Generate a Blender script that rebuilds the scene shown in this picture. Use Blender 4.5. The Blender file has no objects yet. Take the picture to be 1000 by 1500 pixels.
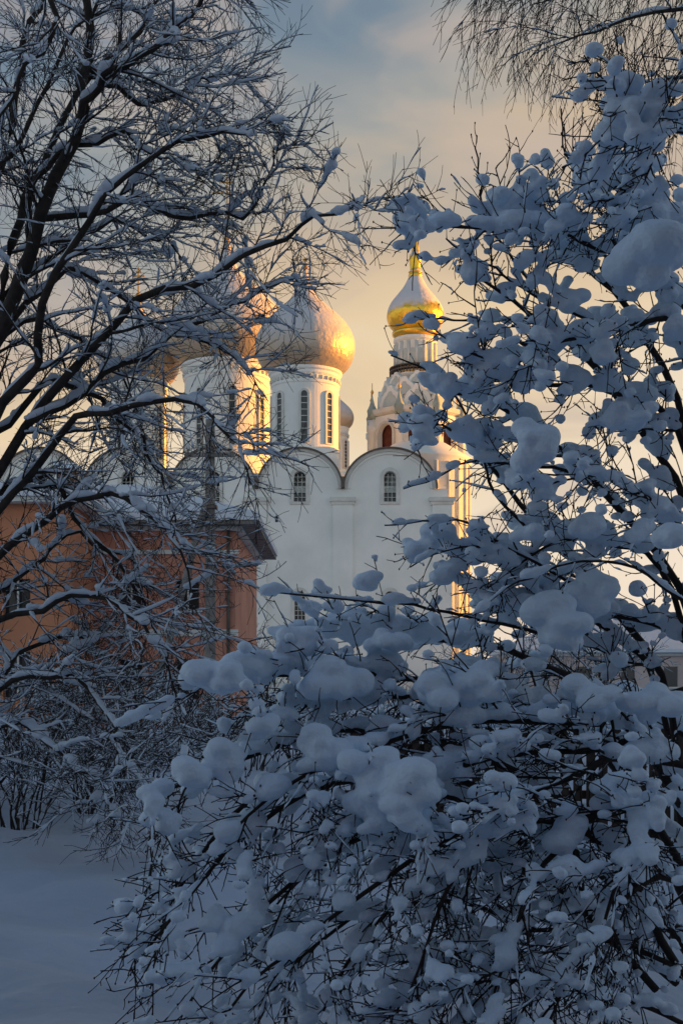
import bpy, math, random
import numpy as np
from mathutils import Vector, noise
random.seed(7); rng=np.random.default_rng(7)
scene=bpy.context.scene
F=1800.0; H=1.6
def W(u,v,d): return ((u-500)/F*d, d, H+(1000-v)/F*d)

# ---------------------------------------------------------------- materials
def mat(name,col,rough=.8,metal=0.,var=.15,scale=3.,bump=.2,bscale=None,col2=None,lo=.35,hi=.65,det=2,cnoise=True,bdist=.05):
    m=bpy.data.materials.new(name); m.use_nodes=True; nt=m.node_tree; N=nt.nodes; L=nt.links
    b=N['Principled BSDF']; b.inputs['Roughness'].default_value=rough; b.inputs['Metallic'].default_value=metal
    b.inputs['Base Color'].default_value=(*col,1)
    tc=N.new('ShaderNodeTexCoord')
    if cnoise:
        n=N.new('ShaderNodeTexNoise'); n.inputs['Scale'].default_value=scale; n.inputs['Detail'].default_value=det+1
        L.new(tc.outputs['Object'],n.inputs['Vector'])
        r=N.new('ShaderNodeValToRGB'); r.color_ramp.elements[0].position=lo; r.color_ramp.elements[1].position=hi
        c2=col2 if col2 else tuple(c*(1-var) for c in col)
        r.color_ramp.elements[0].color=(*c2,1); r.color_ramp.elements[1].color=(*col,1)
        L.new(n.outputs['Fac'],r.inputs['Fac']); L.new(r.outputs['Color'],b.inputs['Base Color'])
    if bump:
        n2=N.new('ShaderNodeTexNoise'); n2.inputs['Scale'].default_value=bscale or scale*4; n2.inputs['Detail'].default_value=det
        L.new(tc.outputs['Object'],n2.inputs['Vector'])
        bp=N.new('ShaderNodeBump'); bp.inputs['Strength'].default_value=bump; bp.inputs['Distance'].default_value=bdist
        L.new(n2.outputs['Fac'],bp.inputs['Height']); L.new(bp.outputs['Normal'],b.inputs['Normal'])
    return m
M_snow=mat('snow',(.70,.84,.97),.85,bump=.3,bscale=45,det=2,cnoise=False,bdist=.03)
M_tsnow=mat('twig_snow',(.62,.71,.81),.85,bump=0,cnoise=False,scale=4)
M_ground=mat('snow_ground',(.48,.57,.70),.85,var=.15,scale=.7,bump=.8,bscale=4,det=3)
M_roofsnow=mat('roof_snow',(.72,.75,.80),.8,var=.08,scale=.5,bump=.3,bscale=2)
M_bark=mat('bark',(.020,.014,.012),.9,bump=0,cnoise=False)
M_bark2=mat('tree_bark',(.042,.032,.025),.9,col2=(.018,.014,.012),scale=10,bump=0,det=1)
M_white=mat('whitewash',(.86,.87,.82),.85,col2=(.74,.76,.72),scale=.3,bump=.25,bscale=3,det=4)
M_trim=mat('whitewash_trim',(.70,.70,.65),.85,var=.18,scale=1,bump=0)
M_lead=mat('roof_edge_metal',(.13,.10,.08),.6,var=.3,scale=2,bump=0)
M_glass=mat('window_glass',(.03,.04,.05),.15,var=.3,scale=1,bump=0)
M_gold=mat('gold',(.95,.60,.10),.28,metal=1.,var=.15,scale=1,bump=0)
M_goldpaint=mat('gilded_iron',(.70,.38,.10),.4,metal=.4,var=.2,scale=2,bump=0)
M_pink=mat('salmon_plaster',(.66,.31,.21),.9,col2=(.48,.21,.145),scale=.5,bump=.3,bscale=8,det=4)
M_orange=mat('orange_plaster',(.60,.25,.13),.9,col2=(.42,.17,.09),scale=.5,bump=.3,bscale=8,det=4)
M_palepink=mat('pale_plaster',(.62,.50,.46),.9,var=.12,scale=.6,bump=0)
M_wood=mat('weathered_wood',(.27,.25,.23),.9,col2=(.15,.135,.12),scale=3,bump=.4,bscale=20)
M_fence=mat('fence_wood',(.05,.034,.025),.9,col2=(.025,.018,.014),scale=3,bump=0)
M_green=mat('green_copper',(.36,.44,.41),.6,var=.3,scale=1,bump=0)
M_palegreen=mat('tinted_whitewash',(.54,.60,.57),.85,var=.15,scale=1,bump=0)
M_red=mat('dark_red_niche',(.16,.05,.035),.9,var=.4,scale=1,bump=0)
M_brick=mat('brick',(.24,.14,.10),.9,var=.3,scale=2,bump=0)

def dome_mat(name,metalcol,snowlo,snowhi,rough=.35,wind=-.45,metal=.8,snowc=(.66,.66,.68)):
    m=bpy.data.materials.new(name); m.use_nodes=True; nt=m.node_tree; N=nt.nodes; L=nt.links
    b=N['Principled BSDF']
    tc=N.new('ShaderNodeTexCoord'); g=N.new('ShaderNodeNewGeometry'); sx=N.new('ShaderNodeSeparateXYZ'); L.new(g.outputs['Normal'],sx.inputs[0])
    n=N.new('ShaderNodeTexNoise'); n.inputs['Scale'].default_value=.45; n.inputs['Detail'].default_value=6; n.inputs['Roughness'].default_value=.65
    L.new(tc.outputs['Object'],n.inputs['Vector'])
    a=N.new('ShaderNodeMath'); a.operation='MULTIPLY_ADD'; a.inputs[1].default_value=1.3; L.new(n.outputs['Fac'],a.inputs[0]); L.new(sx.outputs['Z'],a.inputs[2])
    a2=N.new('ShaderNodeMath'); a2.operation='MULTIPLY_ADD'; a2.inputs[1].default_value=wind; L.new(sx.outputs['X'],a2.inputs[0]); L.new(a.outputs[0],a2.inputs[2])
    mr=N.new('ShaderNodeMapRange'); mr.inputs['From Min'].default_value=snowlo; mr.inputs['From Max'].default_value=snowhi; L.new(a2.outputs[0],mr.inputs['Value'])
    mc=N.new('ShaderNodeMix'); mc.data_type='RGBA'; mc.inputs[6].default_value=(*metalcol,1); mc.inputs[7].default_value=(*snowc,1)
    L.new(mr.outputs[0],mc.inputs[0]); L.new(mc.outputs[2],b.inputs['Base Color'])
    im=N.new('ShaderNodeMath'); im.operation='SUBTRACT'; im.inputs[0].default_value=1; L.new(mr.outputs[0],im.inputs[1])
    im2=N.new('ShaderNodeMath'); im2.operation='MULTIPLY'; im2.inputs[1].default_value=metal; L.new(im.outputs[0],im2.inputs[0]); L.new(im2.outputs[0],b.inputs['Metallic'])
    rr=N.new('ShaderNodeMapRange'); rr.inputs['To Min'].default_value=rough; rr.inputs['To Max'].default_value=.85; L.new(mr.outputs[0],rr.inputs['Value']); L.new(rr.outputs[0],b.inputs['Roughness'])
    n2=N.new('ShaderNodeTexNoise'); n2.inputs['Scale'].default_value=1.5; n2.inputs['Detail'].default_value=3; L.new(tc.outputs['Object'],n2.inputs['Vector'])
    bp=N.new('ShaderNodeBump'); bp.inputs['Strength'].default_value=.5; bp.inputs['Distance'].default_value=.25; L.new(n2.outputs['Fac'],bp.inputs['Height']); L.new(bp.outputs['Normal'],b.inputs['Normal'])
    return m
M_dome=dome_mat('tin_dome_snow',(.52,.42,.30),.2,1.15,.42,-.12,.5,(.62,.61,.62))
M_gdome=dome_mat('gold_dome_snow',(.95,.58,.06),.75,1.0,.3,-.1)

# ---------------------------------------------------------------- helpers
def empty(name,loc=(0,0,0)):
    e=bpy.data.objects.new(name,None); scene.collection.objects.link(e); return e
def mesh_obj(name,V,Fc,m,parent=None,smooth=False):
    me=bpy.data.meshes.new(name)
    V=np.asarray(V,dtype=np.float32)
    if isinstance(Fc,np.ndarray):
        k=Fc.shape[1]; n=len(Fc)
        me.vertices.add(len(V)); me.vertices.foreach_set('co',V.ravel())
        me.loops.add(n*k); me.loops.foreach_set('vertex_index',Fc.astype(np.int32).ravel())
        me.polygons.add(n); me.polygons.foreach_set('loop_start',np.arange(0,n*k,k,dtype=np.int32))
        me.update(calc_edges=True)
    else:
        me.from_pydata([tuple(map(float,v)) for v in V],[],Fc)
    me.materials.append(m)
    if smooth: me.polygons.foreach_set('use_smooth',[True]*len(me.polygons))
    me.update()
    o=bpy.data.objects.new(name,me); scene.collection.objects.link(o)
    if parent: o.parent=parent
    return o
def box(name,x0,x1,y0,y1,z0,z1,m,parent=None,rotz=0,about=None):
    V=[(x,y,z) for z in (z0,z1) for y in (y0,y1) for x in (x0,x1)]
    Fs=[(0,2,3,1),(4,5,7,6),(0,1,5,4),(2,6,7,3),(0,4,6,2),(1,3,7,5)]
    if rotz:
        cx,cy=about; c,s=math.cos(rotz),math.sin(rotz)
        V=[(cx+(x-cx)*c-(y-cy)*s, cy+(x-cx)*s+(y-cy)*c,z) for x,y,z in V]
    return mesh_obj(name,V,Fs,m,parent)
def lathe(name,cx,cy,prof,m,parent,seg=48,smooth=True,flut=0,phase=0):
    V=[];Fs=[]
    for r,z in prof:
        for i in range(seg):
            a=2*math.pi*i/seg+phase
            rr=r*(1+flut*(1 if i%2 else 0))
            V.append((cx+rr*math.cos(a),cy+rr*math.sin(a),z))
    for j in range(len(prof)-1):
        for i in range(seg):
            k=(i+1)%seg
            Fs.append((j*seg+i,j*seg+k,(j+1)*seg+k,(j+1)*seg+i))
    Fs.append(tuple(range(seg-1,-1,-1))); Fs.append(tuple((len(prof)-1)*seg+i for i in range(seg)))
    return mesh_obj(name,V,Fs,m,parent,smooth)
def arc(cx,cz,r,a0,a1,n=20):
    return [(cx+r*math.cos(a0+(a1-a0)*i/n),cz+r*math.sin(a0+(a1-a0)*i/n)) for i in range(n+1)]
def archhole(cx,z0,w,h):
    r=w/2; return [(cx-r,z0),(cx+r,z0)]+arc(cx,z0+h-r,r,0,math.pi,10)
def recthole(cx,z0,w,h): return [(cx-w/2,z0),(cx+w/2,z0),(cx+w/2,z0+h),(cx-w/2,z0+h)]
def plate(name,loops,y0,th,m,parent,rotz=0,org=(0,0)):
    cu=bpy.data.curves.new(name,'CURVE'); cu.dimensions='2D'; cu.fill_mode='BOTH'; cu.extrude=th/2
    for lp in loops:
        s=cu.splines.new('POLY'); s.points.add(len(lp)-1)
        for p,q in zip(s.points,lp): p.co=(q[0],q[1],0,1)
        s.use_cyclic_u=True
    o=bpy.data.objects.new(name,cu)
    me=bpy.data.meshes.new_from_object(o)
    bpy.data.objects.remove(o)
    c,s=math.cos(rotz),math.sin(rotz)
    for v in me.vertices:
        x,z,t=v.co; y=y0+th/2-t
        v.co=(org[0]+x*c-y*s, org[1]+x*s+y*c, z)
    me.materials.clear(); me.materials.append(m)
    o=bpy.data.objects.new(name,me); scene.collection.objects.link(o); o.parent=parent
    return o
def cross(name,x,y,z0,h,m,parent,w=.16):
    box(name+'_post',x-w/2,x+w/2,y-w/2,y+w/2,z0,z0+h,m,parent)
    box(name+'_bar',x-h*.22,x+h*.22,y-w/2-.01,y+w/2+.01,z0+h*.66,z0+h*.66+w,m,parent)
    box(name+'_bar_top',x-h*.10,x+h*.10,y-w/2-.01,y+w/2+.01,z0+h*.82,z0+h*.82+w,m,parent)
    lathe(name+'_ball',x,y,[(.01,z0-.3),(.25,z0-.2),(.35,z0),(.25,z0+.2),(.01,z0+.3)],m,parent,12)

# ---------------------------------------------------------------- ground
def gz(x,y):
    d=math.hypot(x,y)
    a=.20*noise.noise((x*.35,y*.35,0))+.14*noise.noise((x*1.1,y*1.1,3))+.05*noise.noise((x*3,y*3,7))
    a+=.35*math.exp(-((x+6)/5)**2-((y-16)/4)**2)
    if d>60: a*=0.5
    return a-.05
xs=np.concatenate([-np.geomspace(1500,30,18),np.linspace(-28,-7,34),np.linspace(-6.7,6.7,110),np.linspace(7,28,34),np.geomspace(30,1500,18)])
ys=np.concatenate([-np.geomspace(1500,10,14),np.linspace(-8,2,12),np.linspace(2.2,20,150),np.linspace(20.5,60,60),np.geomspace(62,2500,24)])
V=[(x,y,gz(x,y)) for y in ys for x in xs]; nx=len(xs)
I=np.arange(len(ys)-1)[:,None]*nx+np.arange(nx-1)[None,:]
Fg=np.stack([I,I+1,I+nx+1,I+nx],-1).reshape(-1,4)
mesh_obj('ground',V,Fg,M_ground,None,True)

# ---------------------------------------------------------------- cathedral
cath=empty('cathedral')
D=118.; S=D/F
def cx(u): return (u-500)*S
def cz(v): return H+(1000-v)*S
edges=[-2,124,250,376,502,640]
zs=cz(716)
outl=[(cx(edges[0]),-0.5),(cx(655),-0.5),(cx(655),zs)]
for i in range(len(edges)-1,0,-1):
    a,b=cx(edges[i-1]),cx(edges[i]); r=(b-a)/2-.12; m_=(a+b)/2
    outl+=[(m_+x*r, zs+z*(cz(658)-zs)) for x,z in arc(0,0,1,0,math.pi,24)]
outl.append((cx(edges[0]),zs))
holes=[]; wins=[]
for i in range(len(edges)-1):
    m_=(cx(edges[i])+cx(edges[i+1]))/2
    for (v1,v0,w) in ((690,735,1.15),(866,908,1.0)):
        holes.append(archhole(m_,cz(v0),w,(v0-v1)*S)); wins.append((m_,cz(v0),w,(v0-v1)*S))
holes.append(recthole(cx(405),cz(765),.3,.6))
plate('facade_wall',[outl]+holes,D,.7,M_white,cath)
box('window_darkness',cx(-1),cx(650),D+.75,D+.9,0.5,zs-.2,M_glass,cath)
k=0
for (x,z,w,h) in wins:
    k+=1
    fr=[(x-w/2-.35,z-.25),(x+w/2+.35,z-.25)]+arc(x,z+h-w/2,w/2+.35,0,math.pi,12)
    plate(f'window_frame_{k}',[fr,archhole(x,z,w,h)],D-.14,.13,M_trim,cath)
    for t in (-.17,.17): box(f'window_bar_{k}',x+t*w-.03,x+t*w+.03,D+.45,D+.5,z,z+h-.2,M_trim,cath)
    for q in range(1,6): box(f'window_crossbar_{k}',x-w/2,x+w/2,D+.455,D+.495,z+h*q/6-.03,z+h*q/6+.03,M_trim,cath)
for i in range(len(edges)-1):
    a,b=cx(edges[i]),cx(edges[i+1]); R=(b-a)/2; m_=(a+b)/2; ry=(cz(658)-zs)
    def el(r,n=28): return [(m_+math.cos(t)*(R-.12)*r, zs+math.sin(t)*ry*r) for t in [math.pi*q/n for q in range(n+1)]]
    plate(f'archivolt_outer_{i}',[el(1.0)+el(.93)[::-1]],D-.35,.34,M_trim,cath)
    plate(f'archivolt_inner_{i}',[el(.925)+el(.87)[::-1]],D-.18,.17,M_white,cath)
    plate(f'roof_edge_{i}',[el(1.035)+el(1.003)[::-1]],D-.7,1.3,M_lead,cath)
    V=[];Fs=[];n=24;yy=[D+.62,D+33]
    for y in yy:
        for q in range(n+1):
            t=math.pi*q/n; V.append((m_+math.cos(t)*(R-.05),y,zs+math.sin(t)*ry*1.03+.05))
    for q in range(n): Fs.append((q,q+1,n+2+q,n+1+q))
    mesh_obj(f'vault_roof_{i}',V,Fs,M_roofsnow,cath,True)
for i,e in enumerate(edges[:-1]+[647]):
    x=cx(e); w=.95
    if i==0: continue
    box(f'pilaster_{i}',x-w,x+w,D-.32,D-.003,-.5,cz(740),M_white,cath)
    box(f'capital_low_{i}',x-w-.15,x+w+.15,D-.42,D-.004,cz(740)+.003,cz(735),M_trim,cath)
    box(f'capital_{i}',x-w-.3,x+w+.3,D-.56,D-.005,cz(735)+.003,cz(729),M_trim,cath)
    if e<640: box(f'gutter_spout_{i}',x-.18,x+.18,D-.9,D-.01,cz(716),cz(700),M_lead,cath)
box('body',cx(edges[0]),cx(654),D+.95,D+33,-.5,zs+.4,M_white,cath)
box('body_plinth',cx(edges[0]),cx(656),D-.7,D-.33,-.5,1.6,M_trim,cath)
for i,(yy_,rr) in enumerate(((D+5.5,4.9),(D+16,6.2),(D+27,4.9))):
    x0=cx(655)-rr+2.6
    lathe(f'apse_{i}',x0,yy_,[(rr,-.5),(rr,cz(668)),(rr+.35,cz(664)),(rr+.35,cz(660)),(rr*.55,cz(636)),(.2,cz(630))],M_white,cath,40)
    for q in range(24):
        a=2*math.pi*q/24
        lathe(f'apse_shaft_{i}_{q}',x0+(rr+.05)*math.cos(a),yy_+(rr+.05)*math.sin(a),[(.17,-.5),(.17,cz(672))],M_trim,cath,8)
prof0=[(50,0),(62,8),(70,22),(73,38),(70.5,54),(62,70),(50,83),(37,95),(25,106),(16,116),(10,127),(6,138),(3.5,148),(1.5,156)]
def smoothprof(p,n=5):
    out=[]; P=[p[0]]+p+[p[-1]]
    for i in range(1,len(P)-2):
        for k in range(n):
            t=k/n; o=[]
            for c in (0,1):
                a,b,c_,d=P[i-1][c],P[i][c],P[i+1][c],P[i+2][c]
                o.append(.5*((2*b)+(-a+c_)*t+(2*a-5*b+4*c_-d)*t*t+(-a+3*b-3*c_+d)*t**3))
            out.append(tuple(o))
    out.append(p[-1]); return out
PS=smoothprof(prof0)
def onion(tag,u,v0,d,sc,rdrum,vdrum,crossh,nwin=8,dm=None,ph=0.):
    s=d/F; x=(u-500)*s; z0=H+(1000-v0)*s; zb=H+(1000-vdrum)*s; dr=rdrum*s
    lathe(tag+'_dome',x,d,[(r*sc*s,z0+h*sc*s) for r,h in PS],dm or M_dome,cath,72)
    lathe(tag+'_drum',x,d,[(dr*1.04,zb-4),(dr*1.04,zb+.3),(dr,zb+.5),(dr,z0-1.6),(dr*1.03,z0-1.5),(dr*1.03,z0-1.25),(dr,z0-1.2),(dr,z0-.8),(dr*1.05,z0-.6),(dr*1.05,z0-.35),(dr*1.1,z0-.2),(dr*1.1,z0+.05)],M_white,cath,64,False)
    nb=36
    for q in range(nb):
        a=2*math.pi*q/nb; rr=dr*1.015
        lathe(f'{tag}_dentil_{q}',x+rr*math.cos(a),d+rr*math.sin(a),[(.14,z0-1.2),(.2,z0-.85)],M_trim,cath,6)
    hh=(z0-zb)*.55; w=.62 if rdrum>45 else .5
    for q in range(nwin):
        a=2*math.pi*(q+ph)/nwin
        org=(x+dr*math.cos(a),d+dr*math.sin(a)); rot=a+math.pi/2
        zz=zb+(z0-zb)*.18
        plate(f'{tag}_win_{q}',[archhole(0,zz,w,hh)],-.06,.30,M_glass,cath,rot,org)
        plate(f'{tag}_winframe_{q}',[[(-w/2-.22,zz-.15),(w/2+.22,zz-.15)]+arc(0,zz+hh-w/2,w/2+.22,0,math.pi,10),archhole(0,zz,w,hh)],-.16,.5,M_trim,cath,rot,org)
        for t in range(1,8):
            zt=zz+hh*t/8; plate(f'{tag}_winbar_{q}_{t}',[recthole(0,zt,w-.01,.07)],-.10,.035,M_trim,cath,rot,org)
    cross(tag+'_cross',x,d,z0+156*sc*s,crossh,M_goldpaint,cath)
onion('southeast',447,548,124,1.0,49,680,1.0,ph=.0)
onion('central',333,540,136,1.22,62,690,7.5,ph=.25)
onion('southwest',203,562,140,.83,40,700,3.2,ph=.3)
onion('northeast',489,628,160,.40,20,700,.8,ph=.2)

# ---------------------------------------------------------------- bell tower
bt=empty('bell_tower'); DB=165.; SB=DB/F; BX=(608-500)*SB
def bz(v): return H+(1000-v)*SB
gp=smoothprof([(27,0),(36,8),(40.5,20),(40,30),(35,42),(26,54),(17,66),(10,80),(8.5,86),(10,88),(7.5,92),(8.5,112),(6,116),(4,132),(2,150)],4)
lathe('bulb',BX,DB,[(r*SB,bz(487)+h*SB) for r,h in gp],M_gdome,bt,40,True,.03)
lathe('spire_skirt',BX,DB,[(9.5*SB,bz(408)),(10.5*SB,bz(404)),(7*SB,bz(398)),(7.5*SB,bz(380)),(8.5*SB,bz(376)),(5.5*SB,bz(370)),(3.5*SB,bz(352)),(1.2*SB,bz(338))],M_gold,bt,16)
cross('tower_cross',BX,DB,bz(335),3.2,M_goldpaint,bt)
lathe('gold_cornice',BX,DB,[(27*SB,bz(497)),(34*SB,bz(492)),(34*SB,bz(488)),(27*SB,bz(485))],M_gold,bt,32)
oc=dict(seg=8,smooth=False,phase=math.pi/8)
lathe('upper_drum',BX,DB,[(29*SB,bz(548)),(29*SB,bz(505)),(32*SB,bz(502)),(32*SB,bz(498)),(28*SB,bz(497))],M_white,bt,32,False)
for q in range(16):
    a=2*math.pi*q/16
    lathe(f'drum_colonnette_{q}',BX+29.6*SB*math.cos(a),DB+29.6*SB*math.sin(a),[(.22,bz(546)),(.22,bz(506))],M_trim,bt,8)
for q in range(16):
    a=2*math.pi*(q+.5)/16
    plate(f'drum_panel_{q}',[archhole(0,bz(540),.5,2.2)],-.03,.1,M_palegreen,bt,a+math.pi/2,(BX+29*SB*math.cos(a),DB+29*SB*math.sin(a)))
lathe('balcony_floor',BX,DB,[(33*SB,bz(562)),(39*SB,bz(556)),(39*SB,bz(553)),(30*SB,bz(552.8))],M_trim,bt,**oc)
for q in range(48):
    a=2*math.pi*q/48; rr=37.3*SB
    lathe(f'baluster_{q}',BX+rr*math.cos(a),DB+rr*math.sin(a),[(.07,bz(553)),(.07,bz(542))],M_lead,bt,5)
for zt in (542,547):
    rr=37.3*SB
    lathe(f'balcony_rail_{zt}',BX,DB,[(rr-.08,bz(zt)),(rr+.08,bz(zt)),(rr+.08,bz(zt)+.14),(rr-.08,bz(zt)+.14),(rr-.08,bz(zt))],M_lead,bt,48)
lathe('kokoshnik_tier_core',BX,DB,[(60*SB,bz(606)),(47*SB,bz(592)),(44*SB,bz(575)),(36*SB,bz(562.5))],M_white,bt,**oc)
def koko(tag,r,v,w,h,n,off):
    for q in range(n):
        a=2*math.pi*(q+off)/n
        o=[(-w/2,bz(v)),(w/2,bz(v))]+[(w/2*math.cos(t),bz(v)+h*(math.sin(t)**.8)*(1+.25*(abs(math.cos(t))<.2))) for t in [math.pi*k/16 for k in range(1,16)]]
        org=(BX+r*SB*math.cos(a),DB+r*SB*math.sin(a))
        plate(f'{tag}_{q}',[o],-.4,.8,M_white,bt,a+math.pi/2,org)
        o2=[(x*.7,bz(v)+.05+(z-bz(v))*.7) for x,z in o]
        plate(f'{tag}_in_{q}',[o2],-.46,.05,M_palegreen,bt,a+math.pi/2,org)
koko('kokoshnik_low',50,604,3.6,2.2,8,0); koko('kokoshnik_mid',44,588,3.0,1.9,8,.5); koko('kokoshnik_high',38,573,2.4,1.5,8,0)
lathe('belfry_cornice',BX,DB,[(66*SB,bz(618)),(73*SB,bz(614)),(74*SB,bz(608)),(60*SB,bz(606))],M_trim,bt,**oc)
lathe('belfry_core',BX,DB,[(56*SB,bz(700)),(56*SB,bz(618))],M_red,bt,**oc)
ap=69*SB*math.cos(math.pi/8); sw=2*69*SB*math.sin(math.pi/8)
for q in range(8):
    a=2*math.pi*q/8
    org=(BX+ap*math.cos(a),DB+ap*math.sin(a))
    plate(f'belfry_arch_{q}',[recthole(0,bz(690),sw*.98,(690-618)*SB),archhole(0,bz(684),sw*.52,(684-630)*SB)],0,.7,M_white,bt,a+math.pi/2,org)
    plate(f'belfry_archband_{q}',[archhole(0,bz(684),sw*.52+.8,(684-626)*SB),archhole(0,bz(684)+.01,sw*.52,(684-630)*SB)],-.15,.14,M_trim,bt,a+math.pi/2,org)
    a2=a+math.pi/8; rx,ry=BX+69*SB*math.cos(a2),DB+69*SB*math.sin(a2)
    lathe(f'corner_column_{q}',rx,ry,[(.55,bz(700)),(.55,bz(640)),(.75,bz(638)),(.75,bz(630)),(.5,bz(628)),(.6,bz(622))],M_white,bt,10)
    lathe(f'corner_turret_{q}',rx,ry,[(.62,bz(620)),(.62,bz(612)),(.7,bz(608)),(.35,bz(600)),(.12,bz(590)),(.03,bz(582))],M_green,bt,10)
    lathe(f'turret_gilt_{q}',rx,ry,[(.05,bz(585)),(.22,bz(581)),(.05,bz(577)),(.04,bz(568))],M_goldpaint,bt,8)
lathe('tower_shaft',BX,DB,[(74*SB,-1),(72*SB,bz(715)),(76*SB,bz(708)),(76*SB,bz(700)),(58*SB,bz(698))],M_white,bt,**oc)

# ---------------------------------------------------------------- pink house
ph=empty('plaster_house'); DH=45.; SH=DH/F
hx=lambda u:(u-500)*SH
hz=lambda v:H+(1000-v)*SH
x0,x1=hx(-330),hx(345); he=hz(778)
hol=[];k=0
wl=[275,192,108,25,-60,-145,-230]
for u in wl:
    for v1,v0 in ((848,893),(966,1024)):
        hol.append(recthole(hx(u),hz(v0),.85,(v0-v1)*SH))
        k+=1; w=.85; x=hx(u); z=hz(v0); h=(v0-v1)*SH
        plate(f'casing_{k}',[recthole(x,z-.12,w+.28,h+.26),recthole(x,z,w,h)],DH-.06,.055,M_pink,ph)
        box(f'mullion_{k}',x-.03,x+.03,DH+.15,DH+.2,z,z+h,M_trim,ph)
        box(f'transom_{k}',x-w/2,x+w/2,DH+.152,DH+.198,z+h*.66,z+h*.66+.05,M_trim,ph)
        box(f'sill_snow_{k}',x-.55,x+.55,DH-.2,DH-.062,z-.12,z-.03,M_tsnow,ph)
plate('front_wall',[[(x0,-.3),(x1,-.3),(x1,he),(x0,he)]]+hol,DH,.35,M_pink,ph)
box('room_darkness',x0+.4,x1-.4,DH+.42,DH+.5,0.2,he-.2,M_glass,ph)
box('side_wall',x1-.35,x1,DH+.36,DH+11,-.3,he,M_pink,ph)
box('left_wall',x0,x0+.35,DH+.36,DH+11,-.3,he,M_pink,ph)
box('rear_wall',x0,x1,DH+11.01,DH+11.3,-.3,he,M_pink,ph)
box('floor_band',x0,x1+.1,DH-.1,DH-.003,hz(932),hz(922),M_trim,ph)
box('frieze',x0,x1+.12,DH-.12,DH-.003,hz(812),hz(806),M_trim,ph)
box('cornice_low',x0,x1+.25,DH-.25,DH+11.2,he+.003,he+.15,M_trim,ph)
box('eave_board',x0-.6,x1+.85,DH-.85,DH+12,he+.153,he+.3,M_wood,ph)
ya,yb=DH-.9,DH+12; xa,xb=x0-.7,x1+.92; zr=he+2.6
def hiproof(name,xa,xb,ya,yb,z,zr,m,parent,t=.25):
    ym=(ya+yb)/2; q=(yb-ya)/2*.8
    V=[(xa,ya,z),(xb,ya,z),(xb,yb,z),(xa,yb,z),(xa,ya,z+t),(xb,ya,z+t),(xb,yb,z+t),(xa,yb,z+t),(xa+q,ym,zr),(xb-q,ym,zr)]
    Fs=[(3,2,1,0),(0,1,5,4),(1,2,6,5),(2,3,7,6),(3,0,4,7),(4,5,9,8),(5,6,9),(6,7,8,9),(7,4,8)]
    return mesh_obj(name,V,Fs,m,parent)
hiproof('snowy_roof',xa,xb,ya,yb,he+.303,zr,M_roofsnow,ph,.28)
for (u,yy) in ((60,DH+4),):
    box(f'chimney_{u}',hx(u)-.35,hx(u)+.35,yy,yy+.8,he+.8,he+3.0,M_brick,ph); box(f'chimney_cap_{u}',hx(u)-.42,hx(u)+.42,yy-.07,yy+.87,he+3.003,he+3.2,M_snow,ph)
wx0,wx1=-(500+330)*.0228,-(500-105)*.0228; DW=41.; we=H+(1000-738)*DW/F
hol=[]
for u in (25,-60,-150):
    for v1,v0 in ((848,900),(955,1022)):
        x=(u-500)*DW/F; z=H+(1000-v0)*DW/F; h=(v0-v1)*DW/F
        hol.append(recthole(x,z,.9,h)); box('wing_mullion_%d_%d'%(u,v0),x-.03,x+.03,DW+.15,DW+.2,z,z+h,M_trim,ph)
plate('wing_front',[[(wx0,-.3),(wx1,-.3),(wx1,we),(wx0,we)]]+hol,DW,.3,M_orange,ph)
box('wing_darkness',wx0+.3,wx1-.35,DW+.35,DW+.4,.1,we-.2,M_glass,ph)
box('wing_side',wx1-.3,wx1,DW+.303,DH-.13,-.3,we,M_orange,ph)
box('wing_eave',wx0-.5,wx1+.5,DW-.5,DH-.87,we+.003,we+.18,M_trim,ph)
hiproof('wing_roof_snow',wx0-.6,wx1+.6,DW-.6,DH+2.,we+.183,we+1.2,M_roofsnow,ph)
lathe('drainpipe',x1-.25,DH-.13,[(.06,.2),(.06,he)],M_lead,ph,10)

# distant low house right
lh=empty('low_house')
box('walls',13,46,92,104,-.3,3.6,M_palepink,lh)
for i in range(9):
    box(f'window_{i}',14.5+i*3.2,15.5+i*3.2,91.93,92.3,1.3,2.8,M_glass,lh); box(f'sill_{i}',14.4+i*3.2,15.6+i*3.2,91.8,91.99,1.15,1.29,M_trim,lh)
box('cornice',12.8,46.2,91.7,104.2,3.603,3.85,M_trim,lh); hiproof('snowy_roof',12.3,46.7,91.2,104.8,3.853,6.6,M_roofsnow,lh)
# unseen houses added out of frame to block sun and sky from the yard
AZ=12.; ca,sa=math.cos(math.radians(AZ)),math.sin(math.radians(AZ))
def shade_pos(t,s): return t*ca-s*sa, t*sa+s*ca
for (cxx,cyy),ln,ht,deg in ((shade_pos(62,12),66,18.,AZ),(shade_pos(80,62),42,20.,AZ),((2,-11),54,15.,270)):
    e=empty('added_shade_house'); rot=math.radians(deg)
    def bb(n,a,b,c,d,e1,f,m): box(n,a+cxx,b+cxx,c+cyy,d+cyy,e1,f,m,e,rot,(cxx,cyy))
    bb('walls',0,12,-ln/2,ln/2,-.5,ht-2,M_brick)
    for fl in range(int((ht-3)//3.3)):
        for q in range(int(ln//4)):
            yy=-ln/2+2+q*4; bb(f'window_{fl}_{q}',-.05,.3,yy,yy+1.3,1.2+fl*3.3,3.0+fl*3.3,M_glass)
    bb('eave',-.6,12.6,-ln/2-.6,ln/2+.6,ht-1.997,ht-1.7,M_trim); bb('snowy_roof_low',-.5,12.5,-ln/2-.5,ln/2+.5,ht-1.697,ht-1.3,M_roofsnow); bb('snowy_roof',2,10,-ln/2+2,ln/2-2,ht-1.297,ht,M_roofsnow)

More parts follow.
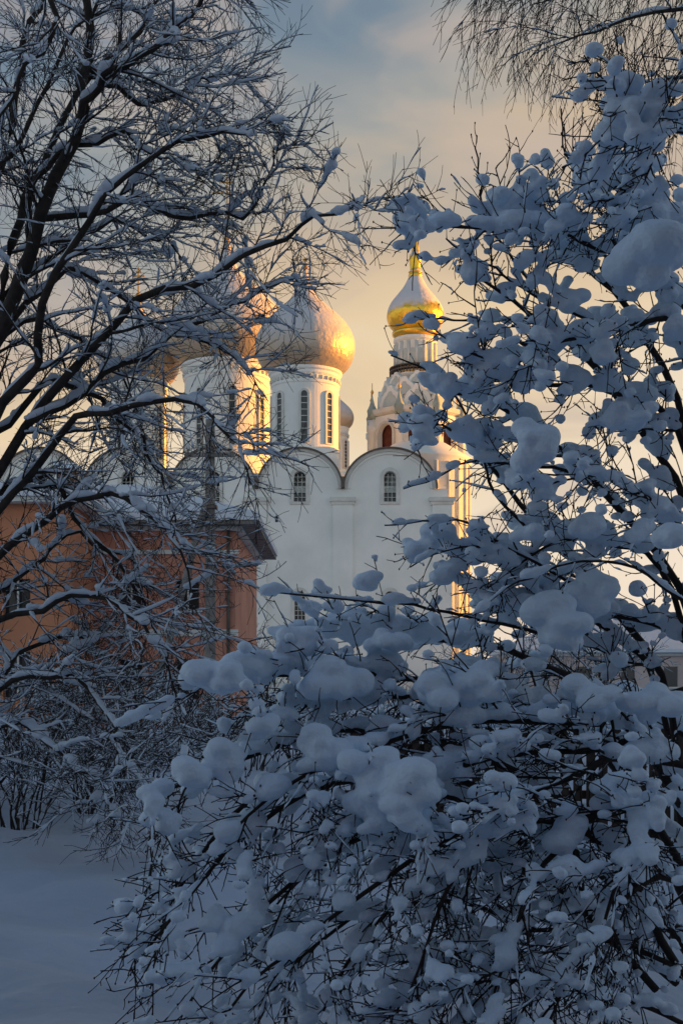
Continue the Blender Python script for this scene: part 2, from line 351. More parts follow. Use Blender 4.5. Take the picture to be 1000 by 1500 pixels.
# ---------------------------------------------------------------- branch system
def norm(a): return a/np.maximum(np.linalg.norm(a,axis=-1,keepdims=True),1e-9)
def resample(P,K):
    P=np.asarray(P,float); Q=np.vstack([2*P[0]-P[1],P,2*P[-1]-P[-2]]); out=[]
    n=len(P)
    for s in np.linspace(0,n-1-1e-6,K):
        i=int(s); t=s-i; a,b,c,d=Q[i],Q[i+1],Q[i+2],Q[i+3]
        out.append(.5*(2*b+(c-a)*t+(2*a-5*b+4*c-d)*t*t+(3*b-a-3*c+d)*t**3))
    return np.array(out)
def limbs(defs,K,wig):
    P=[];R=[]
    for pts,r0,r1 in defs:
        p=resample([W(*q) for q in pts],K); n=rng.normal(0,1,(K,3))
        n=(n+np.roll(n,1,0))/2; n[0]=0
        P.append(p+n*wig); R.append(np.linspace(r0,r1,K))
    return np.array(P),np.array(R)
def grow(P,R,n,lmin,lmax,ang,grav,wig,K=9,rr=(.35,.6),rmin=.0015,t0=.1,t1=1.,taper=.25):
    N,Kp,_=P.shape; M=N*n
    idx=np.repeat(np.arange(N),n)
    t=(np.tile(np.arange(n),N)+rng.random(M))/n; t=t0+(t1-t0)*t
    s=t*(Kp-1); i=np.minimum(s.astype(int),Kp-2); f=(s-i)[:,None]
    p0=P[idx,i]*(1-f)+P[idx,i+1]*f; tan=norm(P[idx,i+1]-P[idx,i])
    r0=(R[idx,i]*(1-f[:,0])+R[idx,i+1]*f[:,0])
    perp=rng.normal(0,1,(M,3)); perp-=np.sum(perp*tan,-1,keepdims=True)*tan; perp=norm(perp)
    a=np.radians(ang)*(0.6+.7*rng.random(M))[:,None]
    d=norm(tan*np.cos(a)+perp*np.sin(a))
    L=(lmin+(lmax-lmin)*rng.random(M)**1.3)*(1.15-.55*t)
    out=np.zeros((M,K,3)); out[:,0]=p0; st=(L/(K-1))[:,None]
    for k in range(1,K):
        d=d+rng.normal(0,wig,(M,3)); d[:,2]+=grav; d=norm(d)
        out[:,k]=out[:,k-1]+d*st
    rb=np.maximum(r0*(rr[0]+(rr[1]-rr[0])*rng.random(M)),rmin)
    RR=rb[:,None]*np.linspace(1,taper,K)[None,:]; RR=np.maximum(RR,rmin*.6)
    return out,RR
def tubes(P,R,sides=5,off=None,sq=1.):
    N,K,_=P.shape
    T=np.gradient(P,axis=1); T=norm(T)
    up=np.zeros_like(T); up[...,2]=1; vert=np.abs(T[...,2:3])>.97
    up=np.where(vert,np.array([1.,0,0]),up)
    A=norm(np.cross(T,up)); B=np.cross(A,T)
    C=P if off is None else P+off
    a=np.arange(sides)*2*np.pi/sides
    V=C[:,:,None,:]+R[:,:,None,None]*(np.cos(a)[None,None,:,None]*A[:,:,None,:]+sq*np.sin(a)[None,None,:,None]*B[:,:,None,:])
    base=(np.arange(N)*K*sides)[:,None,None]+(np.arange(K-1)*sides)[None,:,None]+np.arange(sides)[None,None,:]
    nxt=(np.arange(N)*K*sides)[:,None,None]+(np.arange(K-1)*sides)[None,:,None]+((np.arange(sides)+1)%sides)[None,None,:]
    Fq=np.stack([base,nxt,nxt+sides,base+sides],-1).reshape(-1,4)
    return V.reshape(-1,3),Fq
def join(lst):
    Vs=[];Fs=[];o=0
    for V,Fq in lst: Vs.append(V);Fs.append(Fq+o);o+=len(V)
    return np.vstack(Vs),np.vstack(Fs)
def dens(P,R,K2):
    N,K,_=P.shape; s=np.linspace(0,K-1-1e-6,K2); i=s.astype(int); f=(s-i)
    return P[:,i]*(1-f)[None,:,None]+P[:,i+1]*f[None,:,None], R[:,i]*(1-f)+R[:,i+1]*f
def snowtube(P,R,h,K2,gap=.35,sides=6):
    P,R=dens(P,R,K2); T=norm(np.gradient(P,axis=1)); hz_=np.sqrt(np.clip(1-T[...,2]**2,0,1))
    n=rng.random(R.shape); n=(n+np.roll(n,1,1)+np.roll(n,2,1)*.5)/2.5
    amt=np.clip((n-gap)/(.5),0,1)*np.clip((hz_-.3)/.5,0,1)
    amt[:,0]*=.6; amt[:,-1]*=.5
    rs=(R*.9+h)*amt; rs=np.maximum(rs,.0002)
    off=np.zeros_like(P); off[...,2]=R*.7+rs*.6
    return tubes(P,rs,sides,off,.85)
import bmesh
def ico(sub):
    bm=bmesh.new(); bmesh.ops.create_icosphere(bm,subdivisions=sub,radius=1); bm.verts.ensure_lookup_table()
    a=np.array([v.co[:] for v in bm.verts]); b=np.array([[v.index for v in f.verts] for f in bm.faces]); bm.free(); return a,b
IV,IF=ico(2); JV,JF=ico(1)
def snowmass(name,C,Rr,voxel,parent,m=M_snow,disp=.02,it=3):
    C=np.asarray(C);Rr=np.asarray(Rr)
    if Rr.ndim==1:
        j=.88+.24*rng.random((len(Rr),3)); Rr=np.stack([Rr*1.1,Rr*1.1,Rr*.8],-1)*j
    V=(C[:,None,:]+IV[None]*Rr[:,None,:]).reshape(-1,3)
    Fq=(IF[None]+(np.arange(len(C))*len(IV))[:,None,None]).reshape(-1,3)
    o=mesh_obj(name,V,Fq,m,parent,True)
    r=o.modifiers.new('r','REMESH'); r.mode='VOXEL'; r.voxel_size=voxel; r.use_smooth_shade=True
    for ns,dm in ((.12,disp*1.5),(.04,disp*.4)):
        t=bpy.data.textures.new(name,'CLOUDS'); t.noise_scale=ns; t.noise_depth=1
        dd=o.modifiers.new('d','DISPLACE'); dd.texture=t; dd.strength=dm; dd.texture_coords='GLOBAL'
    s=o.modifiers.new('s','SMOOTH'); s.iterations=it; s.factor=.5
    return o
def blobs(P,R,rb,K2,gap,lo=.4,maxr=9.,hzmin=.55):
    """cushions: runs of overlapping lumps that swell in the middle of a run and taper at its ends"""
    P,R=dens(P,R,K2); T=norm(np.gradient(P,axis=1)); hz_=np.sqrt(np.clip(1-T[...,2]**2,0,1))
    n=rng.random(R.shape)
    for _ in range(3): n=(n+np.roll(n,1,1)+np.roll(n,-1,1))/3
    n=(n-.5)*3.0+.5
    amt=np.clip((n-gap)/(1-gap),0,1.3)**.7
    rs=(lo+amt)*rb*np.clip(hz_*1.2,0,1)*(.85+.3*rng.random(R.shape)); ok=(n>gap)&(hz_>hzmin)
    C=P+rng.normal(0,1,P.shape)*rs[...,None]*.12; C[...,2]+=R+rs*.45
    return C[ok],np.minimum(rs[ok],maxr)

# ---------------------------------------------------------------- foreground bush
bush=empty('snowy_bush')
def dp(pts,d0,d1):
    n=len(pts); return [(p[0],p[1],d0+(d1-d0)*i/(n-1)) for i,p in enumerate(pts)]
low=[
 (dp([(1010,1330),(900,1120),(760,1030),(560,985),(400,990),(290,1005)],6.0,4.7),.026,.006),
 (dp([(1030,1250),(920,1060),(780,1040),(640,1025),(520,1020),(420,1030)],5.8,5.1),.028,.007),
 (dp([(1040,1100),(920,1030),(780,965),(660,940),(560,935),(480,925)],6.2,5.4),.024,.006),
 (dp([(1010,1400),(840,1190),(680,1100),(520,1070),(390,1100),(290,1135),(220,1165)],5.8,4.6),.024,.005),
 (dp([(980,1420),(800,1260),(640,1160),(480,1150),(350,1230),(215,1390)],5.6,4.5),.022,.005),
 (dp([(990,1440),(800,1300),(660,1210),(520,1230),(400,1320),(300,1430)],5.4,4.5),.02,.005),
 (dp([(960,1450),(820,1300),(700,1250),(600,1300),(520,1400),(470,1480)],5.3,4.6),.018,.005),
 (dp([(1000,1430),(900,1250),(800,1200),(700,1240),(640,1340),(600,1450)],5.1,4.4),.018,.005),
 (dp([(1040,1350),(960,1200),(880,1190),(800,1270),(750,1380),(720,1480)],5.0,4.4),.018,.005),
 (dp([(1060,1300),(1000,1180),(940,1200),(900,1300),(870,1420)],4.9,4.4),.018,.005),
 (dp([(1040,1180),(960,1090),(860,1100),(720,1110),(620,1150),(520,1200)],5.4,4.7),.02,.005),
 (dp([(1040,1000),(900,1040),(860,1060),(700,1060),(560,1090),(440,1140),(330,1230)],5.3,4.6),.02,.005),
 (dp([(1040,1130),(900,1110),(820,1150),(700,1200),(560,1290),(430,1390),(330,1480)],5.0,4.4),.018,.005),
 (dp([(900,1300),(700,1150),(500,1120),(370,1170),(270,1290),(200,1400)],5.5,4.8),.018,.005),
 # low brush under the arching limbs
 (dp([(1060,1450),(900,1380),(760,1360),(640,1400),(560,1490)],5.3,4.6),.014,.004),
 (dp([(1060,1400),(940,1330),(820,1330),(700,1390),(640,1470)],5.6,4.9),.014,.004),
 (dp([(1080,1350),(980,1290),(900,1330),(840,1420),(800,1500)],5.1,4.4),.014,.004),
 (dp([(1000,1500),(860,1440),(720,1440),(600,1490)],5.0,4.5),.012,.004),
 (dp([(860,1420),(700,1330),(560,1330),(440,1400),(380,1490)],5.7,4.9),.014,.004),
 (dp([(900,1380),(740,1270),(600,1230),(470,1270),(370,1370)],6.0,5.2),.014,.004),
 (dp([(1080,1250),(1000,1250),(930,1330),(900,1430)],5.6,5.1),.014,.004),
]
upr=[
 (dp([(1010,1330),(980,1030),(880,870),(780,760),(710,670),(650,620)],6.0,5.0),.022,.005),
 (dp([(1030,1250),(1010,900),(900,740),(800,640),(720,590),(650,575)],5.8,4.9),.022,.005),
 (dp([(1040,1200),(1020,800),(930,620),(840,510),(760,450),(690,400)],5.6,4.9),.022,.005),
 (dp([(1060,1100),(1020,700),(950,500),(870,400),(790,340),(730,290)],5.5,5.0),.02,.005),
 (dp([(1080,1000),(1050,600),(980,400),(920,320),(905,250)],5.3,4.9),.02,.005),
 (dp([(1010,1300),(960,1000),(840,890),(730,820),(640,790)],5.8,5.2),.018,.005),
 (dp([(1040,1000),(1000,650),(880,570),(780,560),(680,520)],5.4,4.8),.018,.005),
 (dp([(1060,800),(1010,500),(920,480),(830,500),(750,540)],5.2,4.8),.016,.004),
 (dp([(1040,1150),(980,850),(900,800),(820,790),(730,840)],5.6,5.2),.016,.004),
 (dp([(1060,700),(960,420),(860,360),(790,335),(690,332),(585,325)],5.2,4.8),.012,.004),
 (dp([(1080,600),(1030,380),(980,310),(930,285),(860,262)],4.9,4.7),.014,.004),
 (dp([(1100,250),(1010,195),(950,190),(900,178)],4.3,4.1),.014,.005),
 (dp([(1080,1050),(1000,930),(880,900),(780,900),(700,870)],5.7,5.3),.016,.004),
 (dp([(1080,950),(1030,820),(960,740),(880,700),(800,710)],5.3,4.9),.014,.004),
]
thin=[(dp([(900,960),(760,920),(640,895),(540,880),(400,868)],5.6,5.0),.010,.004),
 (dp([(800,800),(720,720),(700,640),(650,560),(575,520)],5.3,5.),.008,.003),
 (dp([(850,860),(740,800),(660,760),(560,770)],5.3,5.),.008,.003),
 (dp([(780,420),(720,330),(700,260),(695,200)],5.1,5.),.006,.003),
 (dp([(850,560),(760,500),(690,470),(590,470)],5.1,5.),.008,.003),
 (dp([(900,480),(800,440),(720,390),(650,350)],5.1,5.),.008,.003),
 (dp([(860,700),(760,680),(680,680),(590,720)],5.2,5.),.008,.003),
 (dp([(860,930),(760,850),(690,800),(600,830)],5.4,5.),.008,.003),
 (dp([(930,420),(870,300),(830,230),(820,160)],5.0,4.9),.006,.003),
 (dp([(1000,880),(900,820),(790,840),(690,900)],5.0,4.9),.008,.003)]
PL,RL=limbs(low,18,.010); PU,RU=limbs(upr,18,.010); PN,RN=limbs(thin,18,.008)
L1,r1=grow(PL,RL,15,.25,.75,42,-.035,.09,K=11,t0=.12,rr=(.3,.55),rmin=.0048)
U1,ru1=grow(PU,RU,13,.15,.50,50,.015,.09,K=11,t0=.22,rr=(.3,.55),rmin=.0042)
N1,rn1=grow(PN,RN,9,.06,.25,48,.02,.10,K=6,t0=.2,rr=(.5,.8),rmin=.0028)
L2,r2=grow(L1,r1,6,.10,.38,42,-.02,.10,K=8,rr=(.55,.85),rmin=.0036)
U2,ru2=grow(U1,ru1,6,.08,.30,48,.01,.11,K=8,rr=(.55,.85),rmin=.0032)
L3,r3=grow(L2,r2,2,.03,.12,45,.0,.10,K=4,rr=(.6,.9),rmin=.0028)
U3,ru3=grow(U2,ru2,2,.03,.11,45,.03,.10,K=4,rr=(.6,.9),rmin=.0024)
tb=[tubes(P,R,6) for P,R in ((PL,RL),(PU,RU),(PN,RN),(L1,r1),(U1,ru1))]+[tubes(P,R,4) for P,R in ((L2,r2),(U2,ru2))]+[tubes(P,R,3) for P,R in ((L3,r3),(U3,ru3),(N1,rn1))]
V,Fq=join(tb); mesh_obj('branches',V,Fq,M_bark,bush,True)
sel=np.vstack([L3[::2,-1],U3[::2,-1],N1[:,-1]])
bv=(sel[:,None,:]+JV[None]*np.array([.0035,.0035,.0055])).reshape(-1,3)
mesh_obj('buds',bv,(JF[None]+(np.arange(len(sel))*len(JV))[:,None,None]).reshape(-1,3),M_bark,bush,True)
C=[];Rr=[]
def add(c,r): C.append(c);Rr.append(r)
add(*blobs(PL[:3],RL[:3],.056,110,.22)); add(*blobs(PL[3:14],RL[3:14],.036,110,.56)); add(*blobs(PL[14:],RL[14:],.028,90,.68))
add(*blobs(PU,RU,.037,110,.50)); add(*blobs(PN[:1],RN[:1],.02,60,.4)); add(*blobs(PN[1:],RN[1:],.016,60,.60)); add(*blobs(PU[9:10],RU[9:10],.026,70,.3))
add(*blobs(L1,r1,.022,40,.78,hzmin=.6)); add(*blobs(U1,ru1,.024,36,.72,hzmin=.6))
add(*blobs(L2,r2,.013,16,.92,lo=.6,hzmin=.6)); add(*blobs(U2,ru2,.014,16,.86,lo=.6,hzmin=.6))
big=[(950,372,4.6,50,40),(915,165,4.1,20,18),(730,290,4.9,18,14),(690,395,4.8,24,16),(780,655,4.6,28,46),(915,610,4.9,40,22),(895,230,4.7,14,34),
 (600,1165,4.5,36,58),(550,1150,4.6,32,50),(622,1250,4.5,12,36),(500,1000,4.9,46,30),(335,990,4.7,40,22),(430,935,5.0,38,20),(820,920,5.0,44,30),(870,870,5.1,24,36),
 (780,780,5.0,36,13),(540,852,5.2,16,14),(470,865,5.2,12,16),(395,866,5.0,12,13),(275,1135,4.6,28,24),(330,1115,4.7,26,34),(245,1205,4.6,16,28),(640,560,4.9,34,16),(620,635,4.9,14,20),
 (860,770,5.0,20,20),(700,1000,4.9,50,26),(850,1020,4.9,54,22),(640,1010,4.9,44,26),(960,1030,4.9,40,26),(780,560,4.9,28,12),(760,700,5.,14,26),(830,440,4.9,22,16),(880,520,4.8,28,14),(985,790,4.7,28,20),
 (640,326,4.9,30,9),(850,258,4.7,20,7),(470,1110,4.7,26,34),(900,1150,4.7,30,20),(380,1060,4.7,26,18),(570,940,5.1,50,16),(680,930,5.2,40,14),(745,330,4.9,22,18),(960,310,4.8,24,18),(990,480,4.8,22,16),
 (930,1110,4.5,16,56),(960,1190,4.5,12,56),(370,1300,4.6,12,44)]
for (u,v,d,rx,rz) in big:
    c0=np.array(W(u,v,d)); s=d/F
    for _ in range(12):
        o=rng.normal(0,.36,3)*np.array([rx,rx*.8,rz])*s; q=.5+.35*rng.random()
        C.append((c0+o)[None]); rr_=min(rx,rz)*s*q; Rr.append(np.array([rr_*1.15]))
C=np.vstack(C);Rr=np.concatenate(Rr)
snowmass('snow_cushions',C,Rr,.010,bush,M_snow,.018,3)
print('blobs',len(C))
st=[snowtube(L2,r2,.0055,14,.46,5),snowtube(U2,ru2,.0055,14,.44,5),snowtube(L1,r1,.010,22,.38),snowtube(U1,ru1,.010,22,.36),snowtube(N1,rn1,.005,10,.42,5),snowtube(PN,RN,.008,40,.35)]
V,Fq=join(st); mesh_obj('snow_ridges',V,Fq,M_snow,bush,True)

# ---------------------------------------------------------------- bare tree on the left
tree=empty('bare_tree')
tp=dp
tl=[
 (tp([(-140,1275),(-110,1000),(-60,760),(0,500),(60,320),(120,180),(130,80),(110,-80)],12,11.5),.10,.035),
 (tp([(115,190),(150,110),(230,70),(300,0),(340,-60)],11.6,10.5),.04,.012),
 (tp([(-90,900),(-10,640),(50,520),(90,380),(180,260),(290,200),(360,190)],12,10.6),.06,.008),
 (tp([(-70,800),(40,620),(150,490),(260,420),(380,370),(460,325),(530,297)],12,10.2),.055,.006),
 (tp([(-80,860),(40,690),(150,610),(270,590),(330,640),(360,720)],12,10.5),.045,.006),
 (tp([(-100,950),(30,780),(150,730),(250,780),(290,900)],12,10.8),.045,.006),
 (tp([(-110,1000),(20,900),(140,880),(220,940),(270,1040)],12,11),.04,.006),
 (tp([(-120,1100),(20,1000),(120,1010),(180,1080),(210,1160)],12,11),.035,.006),
 (tp([(-60,760),(-40,480),(0,250),(40,60),(80,-80)],12,12.5),.06,.02),
 (tp([(-10,480),(30,300),(100,160),(210,40),(270,-60)],12,12.8),.05,.012),
 (tp([(60,320),(170,300),(290,320),(380,290),(410,210)],11.9,11.),.035,.005),
 (tp([(40,620),(170,540),(290,470),(380,430),(440,420)],11.7,12.6),.035,.005),
 (tp([(130,100),(200,150),(280,130),(340,100)],11.6,12.4),.03,.005),
 (tp([(-20,640),(100,560),(190,640),(250,720),(270,830)],11.9,12.6),.035,.005),
 (tp([(-60,760),(60,700),(170,820),(220,900),(250,1000)],12,12.6),.035,.005),
 (tp([(-30,550),(60,420),(130,400),(230,480),(330,510),(380,560)],11.9,12.3),.035,.005),
 (tp([(-120,1150),(0,1060),(80,1090),(140,1150),(170,1200)],12,11),.03,.005),
 (tp([(20,420),(60,240),(170,200),(240,230),(310,260)],12,11.3),.035,.005),
 (tp([(60,-80),(70,40),(10,150),(-30,250)],11,11),.03,.01),
 (tp([(-60,600),(30,480),(120,500),(190,560),(220,660)],12,12.8),.03,.005),
 (tp([(-60,500),(40,400),(150,330),(230,350),(290,400)],12,13),.03,.005),
 (tp([(-60,300),(30,200),(80,60),(180,20),(260,30)],12,12.6),.03,.005),
 (tp([(-60,900),(40,840),(110,790),(200,830),(230,920)],12,12.8),.03,.005),
 (tp([(-60,1040),(30,960),(110,930),(170,980),(210,1050)],12,12.8),.03,.005),
]
PT,RT=limbs(tl,20,.05)
T1,t1=grow(PT,RT,19,.45,1.25,48,.0,.11,K=9,t0=.12,rr=(.25,.45),rmin=.007)
T2,t2=grow(T1,t1,7,.22,.70,45,.005,.12,K=6,rr=(.45,.7),rmin=.0045)
T3,t3=grow(T2,t2,4,.10,.34,42,.01,.12,K=4,rr=(.6,.9),rmin=.0035)
V,Fq=join([tubes(PT,RT,10),tubes(T1,t1,5),tubes(T2,t2,3),tubes(T3,t3,3)]); mesh_obj('trunk_and_branches',V,Fq,M_bark2,tree,True)
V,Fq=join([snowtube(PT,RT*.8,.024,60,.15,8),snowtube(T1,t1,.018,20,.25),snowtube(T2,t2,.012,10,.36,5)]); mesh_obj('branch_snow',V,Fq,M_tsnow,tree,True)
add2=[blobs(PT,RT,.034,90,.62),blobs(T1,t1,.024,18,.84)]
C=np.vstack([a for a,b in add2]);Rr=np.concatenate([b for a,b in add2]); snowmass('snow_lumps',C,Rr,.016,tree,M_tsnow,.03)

# weeping birch top right
birch=empty('birch_tree')
bl=[(dp([(1330,1200),(1310,700),(1290,300),(1270,-100),(1260,-500)],17,17),.2,.08),
 (dp([(1290,350),(1180,60),(1050,-60),(900,-90),(780,-60),(730,-20)],17,15),.06,.008),
 (dp([(1290,250),(1180,-60),(1000,-150),(850,-160),(760,-110)],17,16),.06,.008),
 (dp([(1300,450),(1200,120),(1100,20),(980,10),(880,40),(810,60)],17,15),.05,.008),
 (dp([(1300,500),(1200,250),(1100,140),(1000,110),(930,130)],17,16),.05,.008),
 (dp([(1290,300),(1150,0),(1000,-70),(860,-30),(790,0)],17,17.5),.05,.008)]
PB,RB=limbs(bl,18,.05)
B1,b1=grow(PB[1:],RB[1:],20,.7,2.0,50,-.07,.09,K=12,t0=.3,rr=(.2,.4),rmin=.007)
B2,b2=grow(B1,b1,8,.4,1.3,40,-.16,.07,K=9,rr=(.4,.7),rmin=.0055)
B3,b3=grow(B2,b2,4,.15,.45,35,-.10,.08,K=5,rr=(.6,.9),rmin=.0045)
V,Fq=join([tubes(PB,RB,8),tubes(B1,b1,5),tubes(B2,b2,3),tubes(B3,b3,3)]); mesh_obj('trunk_and_twigs',V,Fq,M_bark,birch,True)
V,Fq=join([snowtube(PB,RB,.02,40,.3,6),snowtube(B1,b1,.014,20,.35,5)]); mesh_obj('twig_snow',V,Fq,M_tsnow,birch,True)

# ---------------------------------------------------------------- shrubs
def shrub(x,y,h,n,rs=.004,sn=.012):
    e=empty('leafless_shrub'); z0=gz(x,y)
    P=[];R=[]
    for i in range(n):
        a=rng.random()*6.28; sp=h*(.25+.6*rng.random()); p0=np.array([x+.2*h*math.cos(a)*rng.random(),y+.2*h*math.sin(a)*rng.random(),z0-.1])
        p3=p0+np.array([sp*math.cos(a),sp*math.sin(a),h*(.5+.5*rng.random())]); p1=p0*.6+p3*.4; p1[2]+=h*.2
        P.append(resample([p0,p1,p3],12)); R.append(np.linspace(.018,.005,12)*h/2)
    P=np.array(P)+rng.normal(0,.01*h,(n,12,3)); R=np.array(R)
    a1,c1=grow(P,R,9,.2*h,.5*h,40,.0,.12,K=7,t0=.15,rr=(.4,.6),rmin=rs*1.3)
    a2,c2=grow(a1,c1,5,.08*h,.25*h,42,.0,.13,K=5,rr=(.5,.8),rmin=rs)
    V,Fq=join([tubes(P,R,5),tubes(a1,c1,3),tubes(a2,c2,3)]); mesh_obj('stems',V,Fq,M_bark2,e,True)
    V,Fq=join([snowtube(P,R,sn*1.6,20,.3,5),snowtube(a1,c1,sn*1.3,12,.35,5),snowtube(a2,c2,sn,6,.4,4)]); mesh_obj('stem_snow',V,Fq,M_tsnow,e,True)
for (u,d,h,n) in ((30,13,1.5,14),(130,14,1.3,14),(215,16,1.4,12),(-60,14,2.0,12),(300,19,1.4,12),(370,22,1.6,12),(250,26,2.0,12),(150,24,2.2,12),(60,22,2.3,12),(440,26,1.8,12),(520,24,1.6,10),(640,26,2.,10),(820,24,2.2,10)):
    shrub((u-500)/F*d,d,h,n,rs=.0022*d/6,sn=.008*d/10)
for (u,d,h,n) in ((400,80,6,12),(720,66,4,10),(850,66,5,10)): shrub((u-500)/F*d,d,h,n,rs=.014,sn=.02)

# ---------------------------------------------------------------- utility pole with brace
up=empty('utility_pole'); dpz=35.
def pole(name,a,b,r0,r1,m,parent,sides=12):
    P=np.array([[np.array(a)*(1-t)+np.array(b)*t for t in np.linspace(0,1,8)]]); R=np.linspace(r0,r1,8)[None]
    V,Fq=tubes(P,R,sides); return mesh_obj(name,V,Fq,m,parent,True)
px=(308-500)/F*dpz
pole('post',(px,dpz,-.3),(px,dpz,H+(1000-615)/F*dpz),.17,.13,M_wood,up)
pole('brace',((208-500)/F*dpz,dpz-.3,-.3),(px-.1,dpz-.12,H+(1000-735)/F*dpz),.12,.09,M_wood,up)
box('crossarm',px-.7,px+.7,dpz-.22,dpz-.14,8.0,8.12,M_wood,up)
for i,q in enumerate((-.6,-.3,.3,.6)): lathe(f'insulator_{i}',px+q,dpz-.18,[(.03,8.12),(.03,8.2),(.07,8.22),(.05,8.3),(.06,8.34),(.02,8.38)],M_trim,up,10)
box('brace_clamp',px-.2,px+.2,dpz-.19,dpz+.17,6.55,6.65,M_lead,up)
lathe('snow_cap',px,dpz,[(.12,H+385/F*dpz+.003),(.14,H+385/F*dpz+.08),(.08,H+385/F*dpz+.17),(.01,H+385/F*dpz+.2)],M_snow,up,12)

# wooden fence behind the bush
fe=empty('wooden_fence')
for i in range(85):
    x=.1+i*.13; y=13+.15*math.sin(i*.2); hgt=1.05+.06*random.random(); r=random.uniform(-.01,.01)
    z=gz(x,y)-.1
    mesh_obj(f'picket_{i}',[(x,y,z),(x+.09,y,z),(x+.09+r,y,hgt),(x+.045+r,y,hgt+.08),(x+r,y,hgt),(x,y+.025,z),(x+.09,y+.025,z),(x+.09+r,y+.025,hgt),(x+.045+r,y+.025,hgt+.08),(x+r,y+.025,hgt)],[(0,1,2,3,4),(9,8,7,6,5),(0,5,6,1),(1,6,7,2),(2,7,8,3),(3,8,9,4),(4,9,5,0)],M_fence,fe)
for z in (.35,.85): box(f'rail_{z}',0,11.2,13.2,13.26,z,z+.09,M_fence,fe)
fc=[(x,13.02+.15*math.sin((x-.1)/.13*.2),1.17) for x in np.arange(.1,11.1,.07)]
snowmass('fence_snow',np.array(fc),.05+.03*rng.random(len(fc)),.02,fe,M_snow,.02)

# ---------------------------------------------------------------- light
az=math.radians(AZ); elv=math.radians(5.5)
sd=Vector((math.cos(az)*math.cos(elv),math.sin(az)*math.cos(elv),math.sin(elv)))
su=bpy.data.lights.new('sun','SUN'); su.energy=5; su.color=(2.1,.82,.08); su.angle=math.radians(.5)
so=bpy.data.objects.new('sun',su); scene.collection.objects.link(so); so.rotation_euler=(sd).to_track_quat('Z','Y').to_euler()
w=bpy.data.worlds.new('World'); scene.world=w; w.use_nodes=True; nt=w.node_tree; N=nt.nodes; L=nt.links
bg=N['Background']; sky=N.new('ShaderNodeTexSky'); sky.sky_type='NISHITA'; sky.sun_disc=False; sky.sun_elevation=elv; sky.sun_rotation=math.radians(90)-az
tc=N.new('ShaderNodeTexCoord'); sx=N.new('ShaderNodeSeparateXYZ'); L.new(tc.outputs['Generated'],sx.inputs[0])
def cloud(sc,rot,scale,det,dist,seed):
    mp=N.new('ShaderNodeMapping'); mp.inputs['Scale'].default_value=sc; mp.inputs['Rotation'].default_value=(0,math.radians(rot),0); mp.inputs['Location'].default_value=seed; L.new(tc.outputs['Generated'],mp.inputs[0])
    n=N.new('ShaderNodeTexNoise'); n.inputs['Scale'].default_value=scale; n.inputs['Detail'].default_value=det; n.inputs['Roughness'].default_value=.5; n.inputs['Distortion'].default_value=dist; L.new(mp.outputs[0],n.inputs['Vector']); return n
n=cloud((1.6,1.6,4.5),24,1.9,4,.5,(0,0,0))
n3=cloud((1.2,1.2,3.4),-35,4.2,4,.9,(3.1,.4,1.7))
def math_(op,a,b):
    m=N.new('ShaderNodeMath'); m.operation=op
    for i,q in enumerate((a,b)):
        if isinstance(q,(int,float)): m.inputs[i].default_value=q
        else: L.new(q,m.inputs[i])
    return m.outputs[0]
nn=math_('MULTIPLY',math_('SUBTRACT',n.outputs['Fac'],.5),-.34)
xx=math_('MULTIPLY',sx.outputs['X'],-.22)
el_=math_('ADD',math_('ADD',sx.outputs['Z'],nn),xx)
rp=N.new('ShaderNodeValToRGB'); L.new(el_,rp.inputs[0]); cr=rp.color_ramp
stops=[(0,(.98,.82,.67)),(.14,(.96,.79,.58)),(.24,(.88,.67,.42)),(.32,(.68,.52,.36)),(.39,(.40,.40,.38)),(.47,(.20,.27,.34)),(.60,(.12,.19,.29)),(1,(.07,.12,.20))]
while len(cr.elements)<len(stops): cr.elements.new(.5)
for e,(p,c) in zip(cr.elements,stops): e.position=p; e.color=(*c,1)
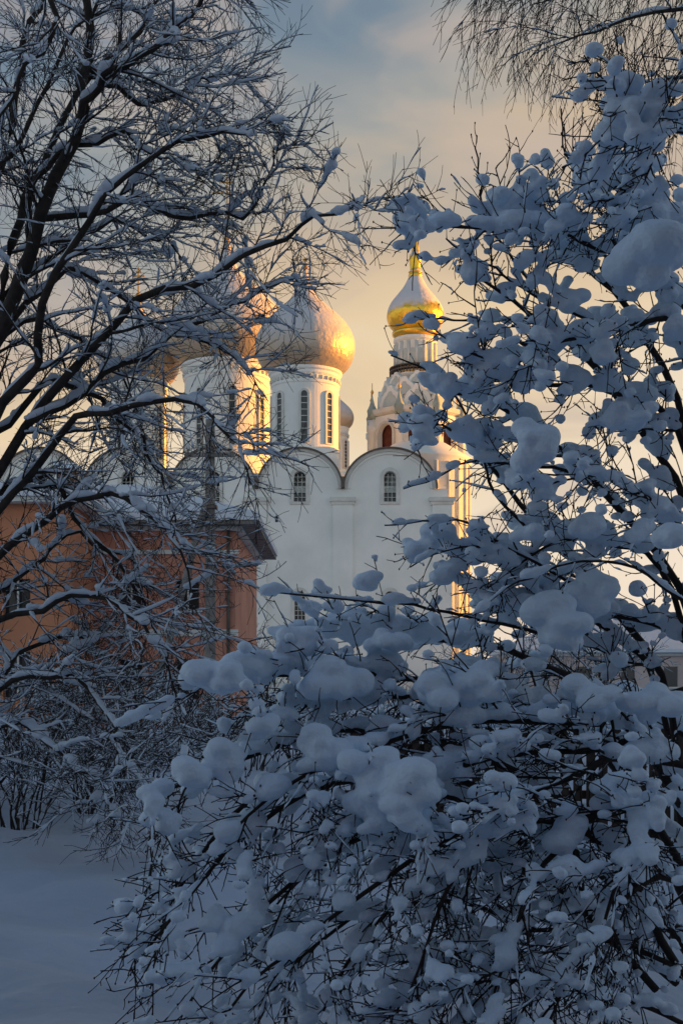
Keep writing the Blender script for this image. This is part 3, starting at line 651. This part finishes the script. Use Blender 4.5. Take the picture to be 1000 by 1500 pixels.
cm=N.new('ShaderNodeMapRange'); cm.inputs['From Min'].default_value=.46; cm.inputs['From Max'].default_value=.68; cm.inputs['To Max'].default_value=.6; cm.interpolation_type='SMOOTHSTEP'; L.new(n3.outputs['Fac'],cm.inputs['Value'])
cmx=N.new('ShaderNodeMix'); cmx.data_type='RGBA'; L.new(cm.outputs[0],cmx.inputs[0]); L.new(rp.outputs[0],cmx.inputs[6]); cmx.inputs[7].default_value=(.62,.50,.42,1)
rp2=N.new('ShaderNodeValToRGB'); L.new(sx.outputs['Z'],rp2.inputs[0]); c2=rp2.color_ramp
st2=[(0,(.90,.93,.90)),(.22,(.74,.83,.86)),(.45,(.34,.46,.60)),(.7,(.12,.20,.32)),(1,(.07,.12,.20))]
while len(c2.elements)<len(st2): c2.elements.new(.5)
for e,(p,c) in zip(c2.elements,st2): e.position=p; e.color=(*c,1)
mr=N.new('ShaderNodeMapRange'); mr.inputs['From Min'].default_value=-.1; mr.inputs['From Max'].default_value=.75; L.new(sx.outputs['Y'],mr.inputs['Value'])
mx=N.new('ShaderNodeMix'); mx.data_type='RGBA'; L.new(mr.outputs[0],mx.inputs[0]); L.new(rp2.outputs[0],mx.inputs[6]); L.new(cmx.outputs[2],mx.inputs[7])
sk=N.new('ShaderNodeVectorMath'); sk.operation='SCALE'; sk.inputs['Scale'].default_value=.08; L.new(sky.outputs[0],sk.inputs[0])
m2=N.new('ShaderNodeMix'); m2.data_type='RGBA'; m2.inputs[0].default_value=.9; L.new(sk.outputs[0],m2.inputs[6]); L.new(mx.outputs[2],m2.inputs[7])
L.new(m2.outputs[2],bg.inputs['Color']); bg.inputs['Strength'].default_value=1.0

# ---------------------------------------------------------------- camera
cam=bpy.data.cameras.new('camera'); co=bpy.data.objects.new('camera',cam); scene.collection.objects.link(co)
co.location=(0,0,H); co.rotation_euler=(math.radians(90),0,0)
cam.sensor_fit='VERTICAL'; cam.sensor_height=36; cam.sensor_width=24; cam.lens=36*F/1500; cam.shift_y=250/1500; cam.clip_end=6000; cam.clip_start=.05
scene.camera=co
scene.view_settings.view_transform='Standard'; scene.view_settings.look='None'; scene.view_settings.exposure=0
